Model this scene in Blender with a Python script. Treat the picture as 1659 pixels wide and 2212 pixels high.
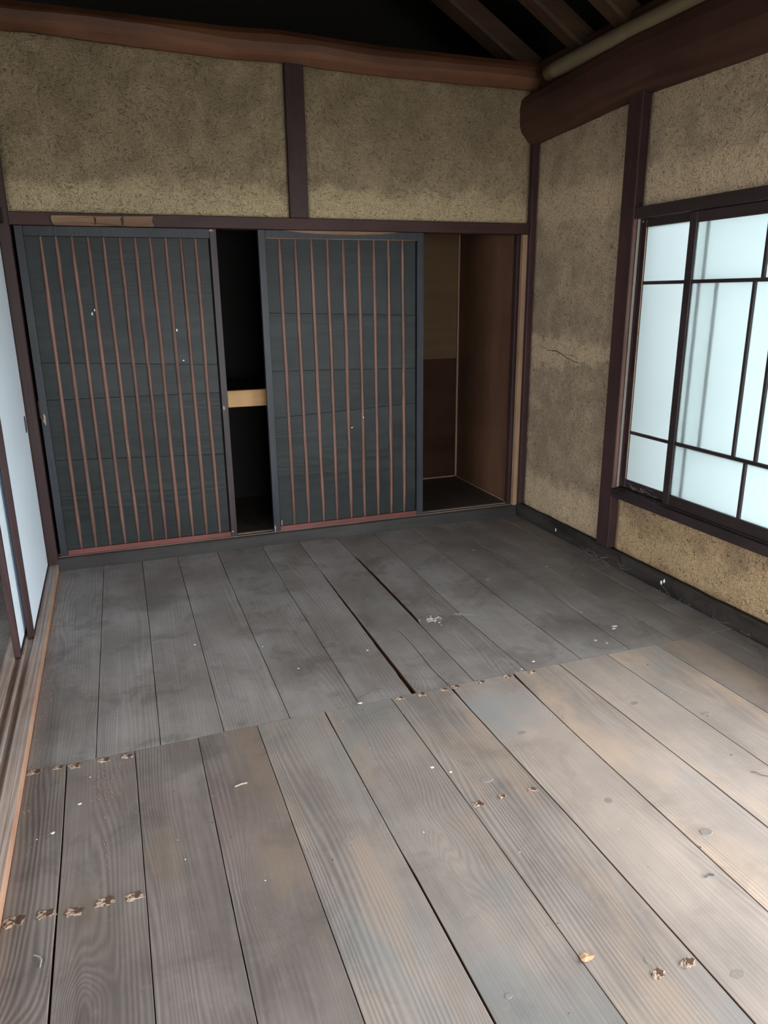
import bpy, bmesh, math, random
from mathutils import Vector, Matrix, noise

for o in list(bpy.data.objects):
    bpy.data.objects.remove(o, do_unlink=True)
SC = bpy.context.scene
COL = SC.collection
random.seed(7)

# ------------------------------------------------------------------ camera
F_PX, PITCH, YAW, ROLL = 1585.99, 0.287835, 0.347646, -0.0112435
cam_d = bpy.data.cameras.new('camera')
cam = bpy.data.objects.new('camera', cam_d)
COL.objects.link(cam)
fw = Vector((math.sin(YAW) * math.cos(PITCH), math.cos(YAW) * math.cos(PITCH), -math.sin(PITCH)))
r0 = Vector((math.cos(YAW), -math.sin(YAW), 0))
u0 = r0.cross(fw)
rt = r0 * math.cos(ROLL) + u0 * math.sin(ROLL)
up = -r0 * math.sin(ROLL) + u0 * math.cos(ROLL)
m = Matrix((rt, up, -fw)).transposed().to_4x4()
m.translation = Vector((0.40679, -4.30567, 1.48800))
cam.matrix_world = m
cam_d.sensor_fit = 'HORIZONTAL'
cam_d.sensor_width = 36.0
cam_d.lens = F_PX / 1659.0 * 36.0
cam_d.clip_start = 0.02
SC.camera = cam

# ------------------------------------------------------------------ world, exposure
W = bpy.data.worlds.new('overcast_sky')
SC.world = W
W.use_nodes = True
wn = W.node_tree
wn.nodes.clear()
bg = wn.nodes.new('ShaderNodeBackground')
bg.inputs['Color'].default_value = (0.95, 0.98, 1.0, 1)
bg.inputs['Strength'].default_value = 10.0
wo = wn.nodes.new('ShaderNodeOutputWorld')
wn.links.new(bg.outputs[0], wo.inputs[0])
SC.view_settings.view_transform = 'Standard'
SC.view_settings.look = 'None'
SC.view_settings.gamma = 1
SC.view_settings.exposure = 0.25
SC.view_settings.use_curve_mapping = False


def portal(name, loc, rot, sx, sy):
    d = bpy.data.lights.new(name, 'AREA')
    d.shape = 'RECTANGLE'
    d.size, d.size_y = sx, sy
    d.cycles.is_portal = True
    o = bpy.data.objects.new(name, d)
    o.location = loc
    o.rotation_euler = rot
    COL.objects.link(o)


# openings the daylight comes through: side doorway, rear doorway, window
portal('daylight_portal', (3.06, -4.35, 0.95), (0, math.radians(90), 0), 1.8, 2.6)
portal('daylight_portal', (1.2, -6.28, 0.95), (math.radians(90), 0, 0), 2.3, 1.8)
portal('daylight_portal', (-2.72, -4.0, 0.95), (0, math.radians(-90), 0), 1.8, 3.0)

# ------------------------------------------------------------------ helpers


class NT:
    def __init__(s, name):
        s.m = bpy.data.materials.new(name)
        s.m.use_nodes = True
        s.t = s.m.node_tree
        s.t.nodes.clear()
        s.out = s.t.nodes.new('ShaderNodeOutputMaterial')

    def n(s, typ, ins=None, **props):
        nd = s.t.nodes.new('ShaderNode' + typ)
        for k, v in props.items():
            setattr(nd, k, v)
        for k, v in (ins or {}).items():
            sk = nd.inputs[k]
            if hasattr(v, 'is_output'):
                s.t.links.new(v, sk)
            else:
                if sk.type == 'RGBA' and len(v) == 3:
                    v = (*v, 1)
                sk.default_value = v
        return nd

    def math(s, op, a, b=0.0, c=0.0, clamp=False):
        return s.n('Math', {0: a, 1: b, 2: c}, operation=op, use_clamp=clamp).outputs[0]

    def mix(s, f, a, b, mode='MIX'):
        nd = s.t.nodes.new('ShaderNodeMix')
        nd.data_type = 'RGBA'
        nd.blend_type = mode
        for k, v in ((0, f), (6, a), (7, b)):
            if hasattr(v, 'is_output'):
                s.t.links.new(v, nd.inputs[k])
            else:
                nd.inputs[k].default_value = v if k == 0 else (*v[:3], 1)
        return nd.outputs[2]

    def ramp(s, v, a, b):
        return s.n('MapRange', {0: v, 1: a, 2: b}, interpolation_type='SMOOTHSTEP').outputs[0]

    def noise(s, vec, scale, detail=4, rough=0.55, dist=0.0):
        return s.n('TexNoise', {'Vector': vec, 'Scale': scale, 'Detail': detail, 'Roughness': rough, 'Distortion': dist}).outputs[0]

    def scale(s, vec, v):
        return s.n('VectorMath', {0: vec, 1: v}, operation='MULTIPLY').outputs[0]

    def add(s, vec, v):
        return s.n('VectorMath', {0: vec, 1: v}, operation='ADD').outputs[0]

    def finish(s, bsdf):
        s.t.links.new(bsdf, s.out.inputs[0])
        return s.m


def wood(name, dark, light, axis='Y', ring=26.0, grain=0.5, rough=0.55, bump=0.25, wear=None, wear_amt=0.0,
         spread=0.25, patch=None, spec=0.4, warp=0.30, knots=0.0, blot=0.0, tan=None):
    t = NT(name)
    co = t.n('TexCoord').outputs['Object']
    rnd = t.n('ObjectInfo').outputs['Random']
    off = t.n('CombineXYZ', {0: t.math('MULTIPLY', rnd, 17.3), 1: t.math('MULTIPLY', rnd, 41.7), 2: t.math('MULTIPLY', rnd, 9.1)}).outputs[0]
    p = t.add(co, off)
    st = {'X': (0.10, 1, 1), 'Y': (1, 0.10, 1), 'Z': (1, 1, 0.10)}[axis]
    ps = t.scale(p, st)
    across = {'X': 1, 'Y': 0, 'Z': 0}[axis]
    sep = t.n('SeparateXYZ', {0: p}).outputs
    big = t.noise(ps, 3.2, 3, 0.5, 0.3)
    fine = t.noise(t.scale(p, {'X': (3, 130, 130), 'Y': (130, 3, 130), 'Z': (130, 130, 3)}[axis]), 1.0, 3, 0.6)
    base = t.math('ADD', sep[across], t.math('MULTIPLY', big, warp))
    core = None
    if knots > 0:
        kv = t.scale(t.add(p, t.scale(t.n('TexNoise', {'Vector': p, 'Scale': 5.0, 'Detail': 1.0}).outputs[1], (.05, .12, .05))), (3.2, 1.25, 0.0))
        vd = t.n('TexVoronoi', {'Vector': kv, 'Scale': 1.0, 'Randomness': 0.9}, feature='F1').outputs['Distance']
        bulge = t.math('EXPONENT', t.math('MULTIPLY', t.math('MULTIPLY', vd, vd), -28.0))
        base = t.math('ADD', base, t.math('MULTIPLY', bulge, knots))
        core = t.math('SUBTRACT', 1.0, t.ramp(vd, 0.035, 0.085))
    ph = t.math('MULTIPLY', base, ring * 6.283)
    rings = t.math('MULTIPLY_ADD', t.math('SINE', ph), 0.5, 0.5)
    vis = t.ramp(t.noise(t.add(ps, (3, 7, 2)), 5.0, 3, 0.5), 0.35, 0.68)
    rings = t.math('MULTIPLY_ADD', t.math('SUBTRACT', rings, 0.5), t.math('MULTIPLY_ADD', vis, 0.85, 0.15), 0.5)
    g = t.math('ADD', t.math('MULTIPLY', rings, 0.55), t.math('MULTIPLY', fine, 0.6))
    cl = t.noise(p, 2.4, 5, 0.6)
    cl2 = t.noise(ps, 9.0, 5, 0.65)
    f = t.math('ADD', t.math('MULTIPLY', t.math('SUBTRACT', g, 0.57), grain), t.math('ADD', t.math('MULTIPLY', cl, 0.65), t.math('MULTIPLY', cl2, 0.35)))
    f = t.ramp(f, 0.25, 0.75)
    c = t.mix(f, dark, light)
    if patch is not None:
        c = t.mix(t.math('MULTIPLY', t.ramp(t.noise(t.add(p, (5, 3, 1)), 1.7, 4, 0.6), 0.5, 0.68), 0.6), c, patch)
    if core is not None:
        c = t.mix(t.math('MULTIPLY', core, 0.55), c, [x * 0.75 for x in dark])
    if tan is not None:
        c = t.mix(t.math('MULTIPLY', t.ramp(t.noise(t.add(t.scale(p, {'X': (.35, 1, 1), 'Y': (1, .35, 1), 'Z': (1, 1, .35)}[axis]), (1, 8, 3)), 3.0, 4, 0.6), 0.50, 0.66), 0.65), c, tan)
    if blot > 0:
        sm = t.noise(t.add(co, (2, 9, 4)), 4.5, 6, 0.68, 0.6)
        sc = t.noise(t.scale(co, (1, 1, 1)), 26.0, 5, 0.7)
        c = t.mix(t.math('MULTIPLY', t.ramp(sm, 0.50, 0.66), blot), c, [x * 0.72 for x in dark])
        c = t.mix(t.math('MULTIPLY', t.ramp(sc, 0.56, 0.72), blot * 0.6), c, [x * 1.15 for x in light])
    v = t.math('MULTIPLY_ADD', rnd, spread * 2, 1 - spread)
    c = t.n('HueSaturation', {'Color': c, 'Value': v}).outputs[0]
    if wear is not None:
        w = t.ramp(t.math('ADD', t.math('MULTIPLY', cl2, 0.5), t.math('MULTIPLY', fine, 0.5)), 0.62 - wear_amt, 0.70 - wear_amt)
        c = t.mix(t.math('MULTIPLY', w, 0.7), c, wear)
    h = t.math('ADD', t.math('MULTIPLY', g, 0.7), t.math('MULTIPLY', cl2, 0.5))
    b = t.n('Bump', {'Strength': bump, 'Distance': 0.004, 'Height': h}).outputs[0]
    ro = t.math('MULTIPLY_ADD', cl2, 0.25, rough - 0.12)
    return t.finish(t.n('BsdfPrincipled', {'Base Color': c, 'Roughness': ro, 'Normal': b, 'Specular IOR Level': spec}).outputs[0])


def plain(name, col, rough=0.7, amt=0.25, scale=30, bump=0.2):
    t = NT(name)
    co = t.n('TexCoord').outputs['Object']
    n1 = t.noise(co, scale, 4)
    c = t.mix(n1, [x * (1 - amt) for x in col], [x * (1 + amt) for x in col])
    b = t.n('Bump', {'Strength': bump, 'Distance': 0.003, 'Height': n1}).outputs[0]
    return t.finish(t.n('BsdfPrincipled', {'Base Color': c, 'Roughness': rough, 'Normal': b}).outputs[0])


def plaster_mat(name, bands, dark, mid, light):
    """earth plaster with chopped straw; bands = [(z, w)] lighter horizontal bands left by the laths"""
    t = NT(name)
    co = t.n('TexCoord').outputs['Object']
    z = t.n('SeparateXYZ', {0: co}).outputs[2]
    big = t.noise(co, 1.8, 5, 0.6)
    med = t.noise(co, 7.0, 5, 0.62, 0.4)
    zz = t.math('ADD', z, t.math('MULTIPLY_ADD', t.noise(co, 6.0, 5, 0.7), 0.34, -0.17))
    lit = None
    for zc, w in bands:
        d = t.math('ABSOLUTE', t.math('SUBTRACT', zz, zc))
        k = t.math('SUBTRACT', 1.0, t.ramp(d, w * 0.45, w * 1.45))
        lit = k if lit is None else t.math('MAXIMUM', lit, k)
    mo = t.ramp(t.math('ADD', t.math('MULTIPLY', big, 0.5), t.math('MULTIPLY', med, 0.5)), 0.36, 0.62)
    c = t.mix(mo, dark, mid)
    if lit is not None:
        c = t.mix(t.math('MULTIPLY', lit, 0.85), c, light)
    # straw marks: short curved strokes from a stretched, swirled noise
    sw = t.n('TexNoise', {'Vector': co, 'Scale': 9.0, 'Detail': 2.0}).outputs[1]
    wv = t.add(co, t.scale(sw, (0.12, 0.12, 0.12)))
    s1 = t.noise(t.scale(wv, (240, 240, 70)), 1.0, 2, 0.5)
    s2 = t.noise(t.scale(wv, (80, 80, 260)), 1.0, 2, 0.5)
    k1 = t.ramp(s1, 0.60, 0.70)
    k2 = t.ramp(s2, 0.60, 0.70)
    pit = t.ramp(t.noise(wv, 60, 3, 0.6), 0.60, 0.72)
    c = t.mix(t.math('MULTIPLY', k1, 0.30), c, [x * 1.45 for x in light])
    c = t.mix(t.math('MULTIPLY', k2, 0.28), c, [x * 0.6 for x in dark])
    c = t.mix(t.math('MULTIPLY', pit, 0.45), c, [x * 0.62 for x in dark])
    h = t.math('ADD', t.math('ADD', t.math('MULTIPLY', k1, 0.6), t.math('MULTIPLY', t.noise(co, 90, 4, 0.7), 1.0)),
               t.math('MULTIPLY', t.math('ADD', k2, pit), -0.6))
    b = t.n('Bump', {'Strength': 1.0, 'Distance': 0.010, 'Height': h}).outputs[0]
    return t.finish(t.n('BsdfPrincipled', {'Base Color': c, 'Roughness': 0.95, 'Normal': b, 'Specular IOR Level': 0.1}).outputs[0])


M = {}
M['plank_back'] = wood('stained_floor_wood', (0.175, 0.156, 0.148), (0.375, 0.350, 0.338), 'Y', 75, 0.28, 0.42, 0.22,
                       wear=(0.38, 0.37, 0.36), wear_amt=-0.02, spread=0.06, patch=(0.185, 0.145, 0.132), knots=0.10, blot=0.55)
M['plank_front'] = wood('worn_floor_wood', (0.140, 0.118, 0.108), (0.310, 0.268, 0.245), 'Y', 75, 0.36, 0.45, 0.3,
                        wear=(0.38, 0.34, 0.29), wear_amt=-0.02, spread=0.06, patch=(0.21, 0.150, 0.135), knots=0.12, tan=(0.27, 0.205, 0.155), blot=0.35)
M['plank_mid'] = wood('half_worn_lit_floor_wood', (0.185, 0.160, 0.146), (0.365, 0.315, 0.282), 'Y', 75, 0.36, 0.45, 0.3,
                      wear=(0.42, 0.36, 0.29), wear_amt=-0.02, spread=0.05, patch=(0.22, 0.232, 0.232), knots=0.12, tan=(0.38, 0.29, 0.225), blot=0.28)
M['plank_pale'] = wood('bleached_lit_floor_wood', (0.24, 0.205, 0.185), (0.43, 0.355, 0.305), 'Y', 75, 0.33, 0.45, 0.3,
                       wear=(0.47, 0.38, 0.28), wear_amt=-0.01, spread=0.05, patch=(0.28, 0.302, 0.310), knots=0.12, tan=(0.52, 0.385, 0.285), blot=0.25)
M['trim'] = wood('brown_stained_wood', (0.028, 0.014, 0.0145), (0.054, 0.028, 0.028), 'Z', 30, 0.3, 0.48, 0.12, spread=0.1, spec=0.25)
M['trim_x'] = wood('brown_stained_wood_x', (0.030, 0.013, 0.013), (0.060, 0.027, 0.026), 'X', 30, 0.3, 0.48, 0.12, spread=0.1, spec=0.25)
M['trim_y'] = wood('brown_stained_wood_y', (0.020, 0.011, 0.012), (0.040, 0.022, 0.022), 'Y', 30, 0.3, 0.48, 0.12, spread=0.1, spec=0.25)
M['black_y'] = wood('blackened_wood_y', (0.014, 0.012, 0.011), (0.046, 0.040, 0.036), 'Y', 30, 0.3, 0.7, 0.6, blot=0.6, spec=0.2, spread=0.1)
M['black_x'] = wood('blackened_wood_x', (0.026, 0.025, 0.025), (0.058, 0.055, 0.053), 'X', 30, 0.3, 0.55, 0.2, spec=0.25,
                    wear=(0.20, 0.16, 0.12), wear_amt=-0.02, spread=0.1)
M['door_frame'] = wood('blue_black_stain_z', (0.014, 0.017, 0.022), (0.032, 0.036, 0.044), 'Z', 30, 0.3, 0.42, 0.15,
                       wear=(0.16, 0.10, 0.07), wear_amt=-0.045, spread=0.05, spec=0.3)
M['door_stile'] = wood('purple_brown_stain_z', (0.018, 0.012, 0.015), (0.042, 0.028, 0.032), 'Z', 30, 0.3, 0.42, 0.15,
                       wear=(0.16, 0.10, 0.07), wear_amt=-0.045, spread=0.05, spec=0.3)
M['door_board'] = wood('blue_black_stain_x', (0.0085, 0.0115, 0.012), (0.024, 0.030, 0.031), 'X', 60, 0.3, 0.40, 0.22,
                       wear=(0.12, 0.082, 0.060), wear_amt=-0.01, spread=0.06, spec=0.2)
M['batten'] = wood('red_brown_batten', (0.075, 0.036, 0.028), (0.21, 0.108, 0.082), 'Z', 60, 0.5, 0.45, 0.2, spread=0.12)
M['rail_red'] = wood('red_stained_rail', (0.085, 0.024, 0.021), (0.19, 0.058, 0.048), 'X', 30, 0.4, 0.45, 0.2, spread=0.05)
M['bare'] = wood('bare_pale_wood', (0.40, 0.21, 0.075), (0.55, 0.32, 0.13), 'X', 22, 0.7, 0.5, 0.1, spread=0.02)
M['bare_z'] = wood('bare_jamb_wood', (0.20, 0.12, 0.07), (0.34, 0.22, 0.14), 'Z', 30, 0.4, 0.6, 0.1, spread=0.02)
M['edge'] = wood('rubbed_orange_wood', (0.26, 0.14, 0.09), (0.50, 0.30, 0.20), 'Y', 30, 0.3, 0.5, 0.1, spread=0.02)
M['threshold'] = wood('threshold_wood', (0.26, 0.18, 0.15), (0.48, 0.39, 0.34), 'Y', 45, 0.5, 0.5, 0.2, spread=0.02, patch=(0.42, 0.40, 0.38))
M['sill_top'] = wood('sill_top_wood', (0.12, 0.09, 0.075), (0.24, 0.19, 0.16), 'X', 30, 0.4, 0.55, 0.2, spread=0.02)
M['beam_x'] = wood('smoked_beam_x', (0.055, 0.019, 0.009), (0.15, 0.056, 0.026), 'X', 14, 0.3, 0.6, 0.4, spread=0.02)
M['window_wood'] = wood('window_wood', (0.016, 0.010, 0.011), (0.036, 0.023, 0.025), 'Y', 30, 0.3, 0.4, 0.1, spread=0.1, spec=0.5)
M['beam_hewn_lit'] = wood('lit_hewn_beam_facet', (0.085, 0.032, 0.017), (0.21, 0.092, 0.050), 'X', 24, 0.3, 0.6, 0.3, spread=0.02)  # lower facet paler: floor bounce light put into its colour
M['beam_y'] = wood('smoked_beam_y', (0.030, 0.012, 0.008), (0.072, 0.030, 0.020), 'Y', 14, 0.3, 0.6, 0.4, spread=0.02)
M['rafter'] = wood('smoked_rafter', (0.030, 0.014, 0.007), (0.075, 0.038, 0.019), 'X', 20, 0.3, 0.7, 0.4, spread=0.1)
M['pole'] = wood('pale_pole', (0.13, 0.10, 0.06), (0.22, 0.175, 0.11), 'Y', 30, 0.3, 0.6, 0.3, spread=0.05)
M['soot_shade'] = plain('sooty_shaded_boards', (0.008, 0.006, 0.005), 0.9)
M['closet'] = wood('closet_plywood', (0.085, 0.042, 0.026), (0.15, 0.078, 0.048), 'Z', 18, 0.25, 0.6, 0.1, spread=0.03, spec=0.2)
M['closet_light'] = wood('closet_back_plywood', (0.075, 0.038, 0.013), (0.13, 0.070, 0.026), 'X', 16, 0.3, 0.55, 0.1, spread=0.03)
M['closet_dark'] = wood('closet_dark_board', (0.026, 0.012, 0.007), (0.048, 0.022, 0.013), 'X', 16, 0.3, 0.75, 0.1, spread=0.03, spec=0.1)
M['closet_floor'] = wood('closet_floor_board', (0.045, 0.036, 0.030), (0.09, 0.072, 0.060), 'X', 18, 0.3, 0.55, 0.1, spread=0.03)
M['old_board'] = wood('old_bare_board', (0.14, 0.075, 0.042), (0.30, 0.175, 0.11), 'X', 30, 0.5, 0.7, 0.4, spread=0.02)
M['paper'] = None
M['plaster_back'] = plaster_mat('straw_plaster_back', [(1.95, 0.11)], (0.265, 0.205, 0.132), (0.395, 0.305, 0.200), (0.56, 0.445, 0.285))
M['plaster_right'] = plaster_mat('straw_plaster_right', [(1.14, 0.07), (0.20, 0.12), (1.98, 0.10)], (0.320, 0.247, 0.175), (0.49, 0.375, 0.258), (0.61, 0.465, 0.312))
M['plaster_low'] = plaster_mat('straw_plaster_low', [(0.18, 0.10)], (0.27, 0.19, 0.115), (0.42, 0.295, 0.170), (0.53, 0.375, 0.22))
M['straw'] = plain('straw_fibre', (0.36, 0.29, 0.18), 0.8, 0.3)
M['crack'] = plain('crack_dark', (0.05, 0.035, 0.02), 1.0)
M['white'] = plain('dried_white', (0.85, 0.86, 0.84), 0.8, 0.1)
M['dirt'] = plain('dirt_crumb', (0.12, 0.085, 0.055), 0.9, 0.4, 200)
M['tan'] = plain('fresh_wood_chip', (0.36, 0.27, 0.205), 0.9, 0.5, 150)
M['tan_dark'] = plain('pit_shadow_wood', (0.10, 0.055, 0.035), 0.9, 0.4, 150)
M['leaf'] = plain('dry_leaf', (0.55, 0.32, 0.18), 0.7, 0.2, 60)
M['knot'] = plain('grey_knot', (0.25, 0.225, 0.205), 0.9, 0.25, 90)
M['smear'] = plain('plaster_smear', (0.34, 0.33, 0.28), 0.8, 0.2, 90)
M['iron'] = plain('dark_iron', (0.03, 0.03, 0.035), 0.5)
M['ground'] = plain('garden_ground', (0.22, 0.23, 0.17), 0.95, 0.3, 2)
M['garden'] = plain('added_wall_green', (0.16, 0.20, 0.15), 0.95, 0.3, 2)
M['outside_wood'] = plain('outside_wood', (0.10, 0.10, 0.11), 0.8)
M['raw_side'] = plain('raw_plank_side', (0.16, 0.085, 0.05), 0.9, 0.4, 60)
M['subfloor'] = plain('subfloor_wood', (0.10, 0.055, 0.030), 0.9)


def paper_mat():
    t = NT('pale_blue_paper')
    co = t.n('TexCoord').outputs['Object']
    n1 = t.noise(co, 55, 5, 0.65)
    c = t.mix(t.noise(co, 3, 3), (0.70, 0.82, 0.92), (0.78, 0.89, 0.97))
    b = t.n('Bump', {'Strength': 0.45, 'Distance': 0.004, 'Height': n1}).outputs[0]
    return t.finish(t.n('BsdfPrincipled', {'Base Color': c, 'Roughness': 0.8, 'Normal': b}).outputs[0])


M['paper'] = paper_mat()


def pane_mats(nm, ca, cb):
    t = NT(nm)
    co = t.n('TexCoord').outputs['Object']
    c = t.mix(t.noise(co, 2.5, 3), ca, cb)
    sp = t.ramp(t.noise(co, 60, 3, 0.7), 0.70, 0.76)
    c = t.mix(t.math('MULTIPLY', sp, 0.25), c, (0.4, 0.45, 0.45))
    tr = t.n('BsdfTranslucent', {'Color': c}).outputs[0]
    if ca[0] > 0.7:
        rf = t.n('BsdfRefraction', {'Color': c, 'Roughness': 0.5, 'IOR': 1.3}).outputs[0]
        tr = t.n('MixShader', {0: 0.55, 1: tr, 2: rf}).outputs[0]
    gl = t.n('BsdfGlossy', {'Color': (0.5, 0.5, 0.5), 'Roughness': 0.35}).outputs[0]
    a = t.finish(t.n('MixShader', {0: 0.06, 1: tr, 2: gl}).outputs[0])
    t = NT('clear_glass_face')
    tp = t.n('BsdfTransparent', {'Color': (0.98, 0.99, 0.99)}).outputs[0]
    gl = t.n('BsdfGlossy', {'Color': (0.9, 0.9, 0.9), 'Roughness': 0.05}).outputs[0]
    b = t.finish(t.n('MixShader', {0: 0.05, 1: tp, 2: gl}).outputs[0])
    return a, b


M['frost'], M['clear'] = pane_mats('frosted_glass_face', (0.90, 0.94, 0.93), (0.93, 0.96, 0.95))
M['frost_dimmed'], _ = pane_mats('dimmed_frosted_glass_face', (0.265, 0.310, 0.330), (0.295, 0.340, 0.355))  # outer panes coloured darker to dim the daylight level with the inner ones


def link(name, bm, mats, parent=None, smooth=False):
    me = bpy.data.meshes.new(name)
    bmesh.ops.recalc_face_normals(bm, faces=bm.faces)
    bm.to_mesh(me)
    bm.free()
    if not isinstance(mats, (list, tuple)):
        mats = [mats]
    for k in mats:
        me.materials.append(k)
    if smooth:
        me.shade_smooth()
    o = bpy.data.objects.new(name, me)
    COL.objects.link(o)
    if parent is not None:
        o.parent = parent
    return o


def empty(name, label=None, cat=None, kind=None):
    o = bpy.data.objects.new(name, None)
    o.empty_display_size = 0.1
    COL.objects.link(o)
    tag(o, label, cat, kind)
    return o


def tag(o, label=None, cat=None, kind=None, group=None):
    if label:
        o['label'] = label
    if cat:
        o['category'] = cat
    if kind:
        o['kind'] = kind
    if group:
        o['group'] = group
    return o


def bmbox(x0, x1, y0, y1, z0, z1, bev=0.0, bm=None):
    b = bm or bmesh.new()
    vs = [b.verts.new((x, y, z)) for x in (x0, x1) for y in (y0, y1) for z in (z0, z1)]
    fs = [b.faces.new([vs[i] for i in q]) for q in ((0, 1, 3, 2), (4, 6, 7, 5), (0, 4, 5, 1), (2, 3, 7, 6), (0, 2, 6, 4), (1, 5, 7, 3))]
    if bev > 0:
        es = {e for f in fs for e in f.edges}
        bmesh.ops.bevel(b, geom=list(es), offset=bev, segments=1, affect='EDGES', profile=0.5)
    return b


def box(name, x0, x1, y0, y1, z0, z1, mat, parent=None, bev=0.002):
    return link(name, bmbox(x0, x1, y0, y1, z0, z1, bev), mat, parent)


def loft(name, rings, mat, parent=None, smooth=False, caps=True, faces_mat=None):
    """rings: list of lists of 3D points, all the same length, closed section"""
    b = bmesh.new()
    R = [[b.verts.new(p) for p in r] for r in rings]
    n = len(rings[0])
    for i in range(len(R) - 1):
        for j in range(n):
            f = b.faces.new((R[i][j], R[i][(j + 1) % n], R[i + 1][(j + 1) % n], R[i + 1][j]))
            if faces_mat:
                f.material_index = faces_mat(j)
    if caps:
        b.faces.new(R[0][::-1])
        b.faces.new(R[-1])
    return link(name, b, mat, parent, smooth)


def interp(tab, x):
    if x <= tab[0][0]:
        return tab[0][1]
    for (a, va), (c, vc) in zip(tab, tab[1:]):
        if x <= c:
            return va + (vc - va) * (x - a) / (c - a)
    return tab[-1][1]


def nz(*p):
    return noise.noise(Vector(p))


# ------------------------------------------------------------------ setting: ground outside
box('ground', -8, 14, -14, 10, -0.60, -0.45, M['ground'], None, 0)
tag(bpy.data.objects['ground'], 'bare garden ground outside the house', 'ground', 'structure')

tag(box('added_shade_wall', 4.1, 4.3, -1.7, 3.5, -0.45, 2.15, M['garden'], None, 0), 'added unseen wall that shades the window from outside', 'wall', 'structure')  # unseen wall, added to cut the daylight reaching the panes

# ------------------------------------------------------------------ floor with planks
floor = box('floor', -0.15, 3.06, -6.3, 1.05, -0.45, -0.032, M['subfloor'], None, 0)
tag(floor, 'old wide-board timber floor, dark at the far half and paler near', 'floor', 'structure')

G0 = 0.0013
back_j = [
    [(0, 0.0), (-1.955, 0.0)],
    [(0.0, 0.238), (-1.052, 0.226), (-1.955, 0.214)],
    [(0, 0.450), (-0.941, 0.441), (-1.955, 0.425)],
    [(0, 0.651), (-0.989, 0.648), (-1.955, 0.642)],
    [(0, 0.886), (-1.166, 0.882), (-1.955, 0.883)],
    [(0, 1.160), (-0.779, 1.151), (-1.955, 1.151)],
    [(0, 1.393), (-0.712, 1.386), (-1.955, 1.384)],
    [(0, 1.640), (-0.43, 1.639), (-1.374, 1.637), (-1.955, 1.634)],
    [(0, 1.884), (-0.767, 1.877), (-1.341, 1.864), (-1.955, 1.873)],
    [(0, 2.158), (-0.872, 2.143), (-1.353, 2.137), (-1.955, 2.140)],
    [(0, 2.424), (-0.951, 2.412), (-1.955, 2.388)],
    [(0, 2.606), (-1.417, 2.613), (-1.955, 2.621)],
    [(0, 2.826), (-1.955, 2.822)],
    [(0, 2.953), (-1.955, 2.953)],
]
front_j = [
    [(-1.957, 0.0), (-6.2, 0.0)],
    [(-1.957, 0.124), (-2.381, 0.129), (-6.2, 0.133)],
    [(-1.957, 0.339), (-2.738, 0.344), (-6.2, 0.345)],
    [(-1.957, 0.551), (-2.781, 0.548), (-6.2, 0.552)],
    [(-1.957, 0.760), (-3.17, 0.763), (-6.2, 0.764)],
    [(-1.957, 1.012), (-3.027, 1.020), (-6.2, 1.024)],
    [(-1.957, 1.278), (-2.3, 1.282), (-6.2, 1.286)],
    [(-1.957, 1.523), (-2.82, 1.536), (-6.2, 1.535)],
    [(-1.957, 1.804), (-2.407, 1.797), (-6.2, 1.806)],
    [(-1.957, 2.028), (-2.784, 2.044), (-6.2, 2.050)],
    [(-1.957, 2.266), (-2.792, 2.279), (-6.2, 2.285)],
    [(-1.957, 2.525), (-2.551, 2.534), (-6.2, 2.540)],
    [(-1.957, 2.742), (-6.2, 2.742)],
    [(-1.957, 2.953), (-6.2, 2.953)],
]
# wide open joints: (joint index, table of (distance along, extra half gap on the left plank, on the right plank))
wide_back = {6: ([(0.55, 0), (0.70, 0.004), (0.95, 0.007), (1.3, 0.010), (1.7, 0.015), (1.955, 0.017)], 'L'),
             7: ([(0.36, 0), (0.44, 0.009), (0.7, 0.014), (1.1, 0.015), (1.33, 0.012), (1.38, 0.0)], 'R')}
wide_front = {1: ([(0, 0.0012), (0.5, 0.0012), (0.8, 0.003), (4, 0.003)], 'L'),
              5: ([(0, 0.003), (0.12, 0.001), (0.75, 0.0), (0.85, 0.0035), (1.2, 0.003), (4, 0.003)], 'R'),
              7: ([(0, 0.007), (0.10, 0.003), (0.2, 0.0008)], 'R'), 8: ([(0, 0.012), (0.08, 0.005), (0.25, 0.002), (0.3, 0.001)], 'R')}


def plank_row(js, wide, y0, y1, matf, zoff):
    n = 0
    for k in range(len(js) - 1):
        L = sorted([(-y, x) for y, x in js[k]])
        Rr = sorted([(-y, x) for y, x in js[k + 1]])
        top = random.uniform(-0.0009, 0.0006) + zoff
        ys = [y0 + (y1 - y0) * i / 44 for i in range(45)]
        rings = []
        for yy in ys:
            d = abs(yy - y0)
            gl = G0 + nz(yy * 9, k * 3.1, 0) * 0.0008
            gr = G0 + nz(yy * 9, k * 3.1 + 3.1, 5) * 0.0008
            if k in wide and wide[k][1] == 'R':
                e = interp(wide[k][0], d)
                gl += e * (1 + 0.35 * nz(yy * 14, k, 2))
            if (k + 1) in wide and wide[k + 1][1] == 'L':
                e = interp(wide[k + 1][0], d)
                gr += e * (1 + 0.35 * nz(yy * 14, k, 8))
            if k in (0,):
                gl = 0.0005
            xl = interp(L, -yy) + max(gl, 0.0006)
            xr = interp(Rr, -yy) - max(gr, 0.0006)
            z = top + nz(yy * 1.3, k * 7.0, 1) * 0.0006
            bz = 0.0014
            rings.append([(xl, yy, -0.031), (xl, yy, z - bz), (xl + 0.0016, yy, z), (xr - 0.0016, yy, z), (xr, yy, z - bz), (xr, yy, -0.031)])
        rings[0] = [(a, rings[0][0][1], c) for a, b_, c in rings[0]]
        loft('plank', rings, [matf(k), M['raw_side']], floor, faces_mat=lambda j: 1 if j in (0, 4) else 0)
        n += 1


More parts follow.
